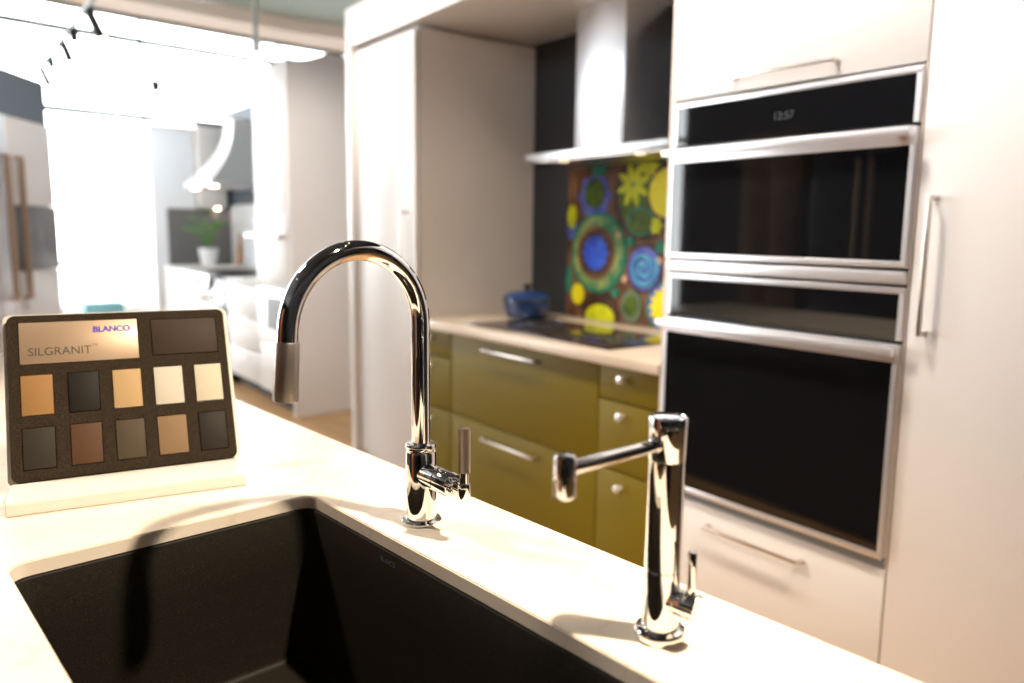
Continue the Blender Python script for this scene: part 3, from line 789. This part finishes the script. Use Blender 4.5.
bm = bmesh.new(); cyl(bm, (-5.60, 1.985, .878), (-5.32, 1.985, .878), .014, 16)
for x in (-5.58, -5.34): cyl(bm, (x, 1.985, .878), (x, 2.021, .878), .009, 12)
part('handle', bm, M['blackmetal'], d)
part('drawer', B(-5.925, -5.275, 2.028, 2.05, .11, .49, bev=.002), M['white'], t)
bm = bmesh.new(); prism(bm, [(2.14, 2.475), (2.70, 2.475), (2.52, 2.52), (2.36, 2.555), (2.22, 2.50)], -5.30, -5.243, Matrix(((0, 0, 1, 0), (1, 0, 0, 0), (0, 1, 0, 0), (0, 0, 0, 1))))
part('crown_piece', bm, M['far_panel'], t)

t = thing('base_cabinet', 'white base cabinet with drawers left of the far oven tower', 'cabinet', (-6.35, 2.4, 0))
part('carcass', B(-6.78, -5.935, 2.07, 2.78, .1, .88), M['white'], t)
part('toe_kick', B(-6.78, -5.935, 2.13, 2.15, 0, .1), M['walldk'], t)
for z0, z1 in ((.62, .875), (.36, .615), (.11, .355)):
    d = part('drawer', B(-6.775, -5.94, 2.045, 2.07, z0, z1, bev=.002), M['white'], t)
    bar_handle(d, -6.5, -6.2, z1 - .05, 2.045)
single('countertop', B(-6.79, -5.933, 2.035, 2.78, .882, .92, bev=.002), M['wallw'], 'pale worktop on the far white base cabinet', 'countertop')
t = thing('wine_cooler', 'dark glass fronted undercounter cooler in the far kitchen', 'refrigerator', (-7.0, 2.4, 0))
part('body', B(-7.25, -6.80, 2.07, 2.78, .0, .90), M['blackmetal'], t)
part('door', B(-7.245, -6.805, 2.045, 2.069, .1, .88, bev=.002), M['ovenglass'], t)
t = thing('kitchen_range', 'stainless range with bright front below the far curved hood', 'range', (-8.0, 2.4, 0))
part('body', B(-8.25, -7.27, 2.10, 2.78, .0, .90), M['steel'], t)
part('control_band', B(-8.25, -7.27, 2.03, 2.099, .78, .915, bev=.004), M['alu'], t)
d = part('oven_door', B(-8.22, -7.30, 2.05, 2.099, .15, .76, bev=.004), M['white'], t)
bm = bmesh.new(); cyl(bm, (-8.2, 1.98, .70), (-7.32, 1.98, .70), .018, 16)
for x in (-8.1, -7.42): cyl(bm, (x, 1.98, .70), (x, 2.051, .70), .012, 12)
part('handle', bm, M['bronze'], d)
for k in range(5):
    bm = bmesh.new(); cyl(bm, (-8.1 + k * .17, 2.03, .85), (-8.1 + k * .17, 1.995, .85), .022, 16); part('knob', bm, M['blackmetal'], t)
part('cooktop', B(-8.23, -7.29, 2.12, 2.76, .9005, .925, bev=.003), M['darkmetal'], t)

struct('wall_far_kitchen', B(-9.4, -5.245, 2.90, 2.98, 0, 2.65), M['slateblue'])
struct('wall_far_side', B(-9.5, -9.4, 2.05, 2.98, 0, 2.46), M['greyblue'])
t = thing('tall_cabinet', 'pale grey blue tall cabinet at the left end of the far kitchen', 'cabinet', (-9.3, 2.12, 0))
part('body', B(-9.399, -9.30, 2.06, 2.50, 0, 2.45, bev=.002), M['greyblue'], t)
part('side_edge', B(-9.399, -9.30, 2.045, 2.059, 0, 2.45), M['white'], t)
t = thing('upper_cabinet', 'white upper cabinet beside the far hood', 'cabinet', (-9.3, 2.64, 1.56))
part('body', B(-9.399, -9.12, 2.51, 2.79, 1.58, 2.45, bev=.002), M['white'], t)
part('light_rail', B(-9.39, -9.13, 2.52, 2.78, 1.56, 1.579), M['alu'], t)
part('downlight', B(-9.24, -9.20, 2.70, 2.74, 1.553, 1.5595), M['lampglow'], t)
single('backsplash_panel', B(-9.299, -9.285, 2.19, 2.899, .9225, 1.552), M['greysplash'], 'dark grey backsplash panel behind the potted plant', 'backsplash')
single('backsplash_panel', B(-9.28, -7.3, 2.885, 2.899, .9225, 1.60), M['greyblue'], 'blue grey backsplash panel behind the wooden board', 'backsplash')
t = thing('base_cabinet', 'white corner base cabinet with drawers under the potted plant', 'cabinet', (-8.8, 2.4, 0))
part('carcass', B(-9.28, -8.27, 2.13, 2.88, .0, .885), M['white'], t)
for z0, z1 in ((.62, .875), (.36, .615), (.11, .355)):
    d = part('drawer', B(-9.27, -8.28, 2.105, 2.13, z0, z1, bev=.002), M['white'], t)
    bar_handle(d, -8.9, -8.6, z1 - .06, 2.105, m='blackmetal')
single('countertop', B(-9.299, -8.262, 2.095, 2.899, .887, .922, bev=.002), M['wallw'], 'white corner worktop carrying the potted plant', 'countertop')
# far hood: flared canopy
t = thing('range_hood', 'curved white steel hood in the far kitchen', 'range hood', (-8.3, 2.6, 1.8))
bm = bmesh.new(); n = 12
secs = []
for k in range(n + 1):
    u = k / n; f = (1 - u) ** 1.8
    hw = .16 + .36 * f; yf = 2.62 - .34 * f; secs.append((hw, yf, 1.80 + .56 * u))
prev = None
for hw, yf, z in secs:
    r = [bm.verts.new(p) for p in ((-8.42 - hw, yf, z), (-8.42 + hw, yf, z), (-8.42 + hw, 2.898, z), (-8.42 - hw, 2.898, z))]
    if prev:
        for i in range(4): bm.faces.new((prev[i], prev[(i + 1) % 4], r[(i + 1) % 4], r[i]))
    else: bm.faces.new(r[::-1])
    prev = r
bm.faces.new(prev); bmesh.ops.recalc_face_normals(bm, faces=bm.faces)
part('canopy', bm, M['pot'], t)
part('rim', B(-8.95, -7.89, 2.27, 2.898, 1.755, 1.799, bev=.003), M['alu'], t)
part('chimney', B(-8.57, -8.27, 2.63, 2.898, 2.361, 2.46), M['pot'], t)
for x in (-8.75, -8.1):
    bm = bmesh.new(); cyl(bm, (x, 2.36, 1.7545), (x, 2.36, 1.748), .035); part('hood_light', bm, M['lampglow'], t)
# potted plant
t = thing('potted_plant', 'small green plant in a white pot on the far worktop', 'plant', (-8.95, 2.52, .923))
bm = bmesh.new(); lathe(bm, [(0, 0), (.075, 0), (.105, .19), (.095, .19), (.085, .17), (0, .17)]); part('pot', bm, M['pot'], t, world=False)
bm = bmesh.new()
for k in range(16):
    a = k * 2.4; l = .10 + .11 * ((k * 37) % 10) / 10; h = .22 + .22 * ((k * 53) % 10) / 10
    if k % 3 == 0: l *= 1.3; h *= .7
    pth = [(l * u * math.cos(a), l * u * math.sin(a), .16 + h * (1 - (1 - u) ** 2)) for u in (0, .25, .5, .75, 1)]
    tube(bm, pth, .004, 6)
    e = Vector(pth[-1]); s_ = Vector((math.cos(a), math.sin(a), .3)).normalized()
    b2 = bmesh.new(); bmesh.ops.create_icosphere(b2, subdivisions=2, radius=1)
    merge(bm, b2, T(e) @ frame_to(s_) @ Matrix.Diagonal((.035, .012, .065, 1)))
part('foliage', bm, M['leaf'], t, world=False)
t = thing('cutting_board', 'wooden paddle board leaning on the far backsplash', 'board', (-8.92, 2.83, .923))
bm = bmesh.new(); prism(bm, [(-.07, 0), (.07, 0), (.075, .16), (.05, .22), (.02, .26), (.017, .34), (-.017, .34), (-.02, .26), (-.05, .22), (-.075, .16)], -.01, .01, Matrix.Rotation(math.radians(84), 4, 'X')); 
part('board', bm, M['board'], t, world=False)
# teal storage box on a white bench by the window
t = thing('window_bench', 'low white bench in front of the window', 'bench', (-8.3, 1.3, 0))
part('top', B(-8.9, -7.7, .9, 1.75, .50, .55, bev=.004), M['wallw'], t)
for x, y in ((-8.85, .95), (-7.75, .95), (-8.85, 1.7), (-7.75, 1.7)): part('leg', B(x - .03, x + .03, y - .03, y + .03, 0, .499), M['wallw'], t)
single('storage_box', B(-7.98, -7.76, 1.10, 1.42, .551, .655, bev=.006), M['teal'], 'pale teal box on the white bench by the window', 'box')

# lights on a track at upper left
t = thing('track_light', 'grey ceiling track with black spot heads at upper left', 'light', (-8.2, 1.145, 3.0))
bm = bmesh.new(); box(bm, -10.1, -6.3, 1.130, 1.160, 3.0, 3.03); part('track', bm, M['grey'], t)
for x in (-9.6, -6.9):
    bm = bmesh.new(); cyl(bm, (x, 1.145, 3.03), (x, 1.145, CEIL - .001), .006); part('hanger_rod', bm, M['pot'], t)
for (x, dx, dy, L_) in ((-6.95, .0, .45, .20), (-7.73, .2, .1, .10), (-8.30, .0, .35, .16), (-9.15, .2, .1, .10), (-9.85, 0, .4, .17)):
    p = Vector((x, 1.145, 2.97)); d_ = Vector((dx, dy, -1)).normalized()
    bm = bmesh.new(); cyl(bm, (x, 1.145, 3.0), p, .012, 12); cyl(bm, p - d_ * .02, p + d_ * L_, .036, 24, bev=.003)
    h = part('spot_head', bm, M['blackmetal'], t)
    bm = bmesh.new(); cyl(bm, p + d_ * (L_ + .0005), p + d_ * (L_ + .004), .028, 20); part('lens', bm, M['lampglow'], h)
# pendants
t = thing('pendant_lamp', 'grey drum pendant hanging near the ceiling', 'lamp', (-7.1, 2.05, 3.25))
bm = bmesh.new(); lathe(bm, [(0, 0), (.10, .01), (.19, .06), (.23, .14), (.22, .30), (.06, .36), (0, .36)]); part('shade', bm, M['grey'], t, world=False)
bm = bmesh.new(); cyl(bm, (0, 0, .36), (0, 0, CEIL - 3.251), .008); part('stem', bm, M['grey'], t, world=False)
t = thing('hanging_rod', 'thin grey rod with a small white fitting hanging from the ceiling', 'light', (-8.0, 2.80, 3.2))
bm = bmesh.new(); cyl(bm, (0, 0, 0), (0, 0, CEIL - 3.201), .022); part('rod', bm, M['grey'], t, world=False)
bm = bmesh.new(); cyl(bm, (0, 0, -.12), (0, 0, -.001), .05); part('fitting', bm, M['pot'], t, world=False)
t = thing('door_sensor', 'small black sensor mounted on the window mullion', 'sensor', (-9.74, 2.24, 2.93))
part('housing', B(-.04, .04, -.045, .045, -.06, .06, bev=.005), M['blackmetal'], t, world=False)
bm = bmesh.new(); cyl(bm, (0, 0, .06), (0, 0, CEIL - 2.931), .004); part('wire', bm, M['pot'], t, world=False)

# invented pieces behind the camera, added only to be reflected
t = thing('reflection_refrigerator', 'added dark stainless refrigerator behind the viewer for the oven glass to mirror', 'refrigerator', (-3.3, -2.6, 0))
part('body', B(-3.85, -2.85, -2.98, -2.32, .0, 2.1), M['darkmetal'], t)
for x0, x1 in ((-3.845, -3.355), (-3.345, -2.855)):
    d = part('door', B(x0, x1, -2.319, -2.28, .75, 2.09, bev=.004), M['darkmetal'], t)
    hx = x1 - .05 if x1 < -3.3 else x0 + .05
    bm = bmesh.new(); cyl(bm, (hx, -2.23, .9), (hx, -2.23, 1.95), .014, 16)
    for z in (.95, 1.9): cyl(bm, (hx, -2.23, z), (hx, -2.281, z), .01, 12)
    part('door_handle', bm, M['bronze'], d)
part('freezer_drawer', B(-3.845, -2.855, -2.319, -2.28, .08, .74, bev=.004), M['darkmetal'], t)

for x0, x1, lab in ((-4.8, -4.15, 'added tan wooden cabinet behind the viewer, mirrored beside the oven clock'), (-1.75, -.95, 'added orange toned wooden cabinet behind the viewer, mirrored in the faucets')):
    t = thing('reflection_cabinet', lab, 'cabinet', ((x0 + x1) / 2, -2.8, 0), group='added wooden cabinets behind the viewer')  # made-up cabinets giving chrome and oven glass wood-coloured reflections
    wm = M['tanwood'] if x0 < -3 else M['board2']
    part('body', B(x0, x1, -2.99, -2.62, 0, 2.3), wm, t)
    for xa, xb in ((x0 + .002, (x0 + x1) / 2 - .002), ((x0 + x1) / 2 + .002, x1 - .002)): part('door', B(xa, xb, -2.619, -2.60, .1, 2.28, bev=.002), wm, t)
t = thing('reflection_island', 'added charcoal block behind the viewer at the right, darkening the tap reflections', 'cabinet', (1.5, -1.2, 0))  # unseen block added so the short tap reflects something dark
part('cabinet', B(.45, 2.6, -1.7, -.65, 0, .88), M['blackmetal'], t)
part('worktop', B(.42, 2.63, -1.73, -.62, .881, .92, bev=.002), M['blackmetal'], t)
# ------------------------------------------------------------------ lights
SOFT = .12
def spot_fixture(loc, target, power, angle=70, blend=.6, rad=.035, col=(1, .86, .70)):
    loc = Vector(loc); d = (Vector(target) - loc).normalized()
    t = thing('ceiling_spot', 'black cylinder spotlight hanging under the ceiling, out of view', 'light', loc, group='ceiling spotlights')
    bm = bmesh.new(); cyl(bm, loc - d * .14, loc - d * .012, .045, 24, bev=.003)
    cyl(bm, loc - d * .08, Vector((loc.x, loc.y, CEIL)) if False else (loc - d * .08) + Vector((0, 0, CEIL - (loc - d * .08).z)), .006, 10)
    part('housing', bm, M['blackmetal'], t)
    bm = bmesh.new(); cyl(bm, loc - d * .0115, loc - d * .009, .036, 24); part('lens', bm, M['lampglow'], t)
    l = bpy.data.lights.new('spot', 'SPOT'); l.energy = power; l.color = col; l.spot_size = math.radians(angle); l.spot_blend = blend; l.shadow_soft_size = rad
    o = bpy.data.objects.new('spot_lamp', l); C.objects.link(o); o.location = loc; o.rotation_euler = d.to_track_quat('-Z', 'Y').to_euler()
KEY = iw((.14, 1.05, 2.95))
spot_fixture(KEY, iw((-.85, .5, .9)), 450, 80, .5, .045, (1, .83, .62))
spot_fixture((-2.45, 1.15, 2.95), (-2.45, 1.9, .8), 120, 90, .9, SOFT, (1, .88, .72))
spot_fixture((-1.35, 1.15, 2.95), (-1.35, 1.9, 2.05), 135, 85, .9, SOFT, (1, .93, .86))
spot_fixture((-.55, 1.15, 2.95), (-.6, 1.9, 2.05), 50, 85, .9, SOFT, (1, .95, .92))
spot_fixture((-3.65, 1.15, 2.95), (-3.6, 1.9, 1.7), 70, 100, .9, SOFT, (1, .94, .88))
l = bpy.data.lights.new('track_spot', 'SPOT'); l.energy = 55; l.color = (.95, .97, 1); l.spot_size = math.radians(60); l.spot_blend = .8; l.shadow_soft_size = .05
o = bpy.data.objects.new('track_lamp', l); C.objects.link(o); o.location = (-8.30, 1.21, 2.78); o.rotation_euler = (Vector((-9.3, 2.5, 1.7)) - o.location).to_track_quat('-Z', 'Y').to_euler()
spot_fixture((-2.6, -.4, 2.95), iw((-1.2, .4, .9)), 250, 80, .8, .15)
spot_fixture((-3.9, -1.6, 2.95), (-4.5, -2.6, 2.0), 30, 50, .8)  # added lamp, lights the invented tan cabinet for its reflection
spot_fixture((-1.2, -1.0, 2.95), (-1.3, -2.6, 1.2), 120, 80, .8)  # added lamp, lights the invented orange cabinet for its reflection
spot_fixture((-3.4, .5, 2.95), (-5.25, 2.4, 1.2), 190, 50, .8, col=(1, .92, .84))  # added lamp, brightens the side panel of the far oven tower
spot_fixture((-4.9, 1.6, 2.95), (-6.7, .6, 1.5), 120, 70, .8, col=(1, .96, .94))  # added lamp, brightens the appliance unit at far left
for x in (-2.72, -2.25):
    l = bpy.data.lights.new('hood_spot', 'SPOT'); l.energy = 3.5; l.color = (1, .75, .48); l.spot_size = math.radians(120); l.spot_blend = .7; l.shadow_soft_size = .02
    o = bpy.data.objects.new('hood_lamp', l); C.objects.link(o); o.location = (x, 2.34, 1.650)

w = bpy.data.worlds.new('World'); sc.world = w; w.use_nodes = True
bg = w.node_tree.nodes['Background']; bg.inputs[0].default_value = (.93, .97, 1.0, 1); bg.inputs[1].default_value = 9.5

# ------------------------------------------------------------------ camera
R = [[0.6017765875186973, 0.7985835514008697, 0.01136882343631942], [-0.11961285430144089, 0.07604234911133234, 0.9899042005302799], [-0.7896566999653799, 0.5970610291868034, -0.1412813633363625]]
cam = bpy.data.cameras.new('Camera'); co = bpy.data.objects.new('Camera', cam); C.objects.link(co)
m = Matrix(((R[0][0], R[1][0], -R[2][0], 0), (R[0][1], R[1][1], -R[2][1], 0), (R[0][2], R[1][2], -R[2][2], 1.342), (0, 0, 0, 1)))
co.matrix_world = m
cam.sensor_width = 36; cam.lens = 774.3 / 1024 * 36; cam.clip_start = .02; cam.clip_end = 200
cam.dof.use_dof = True; cam.dof.focus_distance = 1.12; cam.dof.aperture_fstop = 2.2
sc.camera = co
vs = sc.view_settings; sc.display_settings.display_device = 'sRGB'
vs.view_transform = 'Standard'; vs.look = 'None'; vs.gamma = 1; vs.use_curve_mapping = False; vs.exposure = 0.0
sc.cycles.max_bounces = 10; sc.cycles.transparent_max_bounces = 16
sc.cycles.sample_clamp_indirect = 6
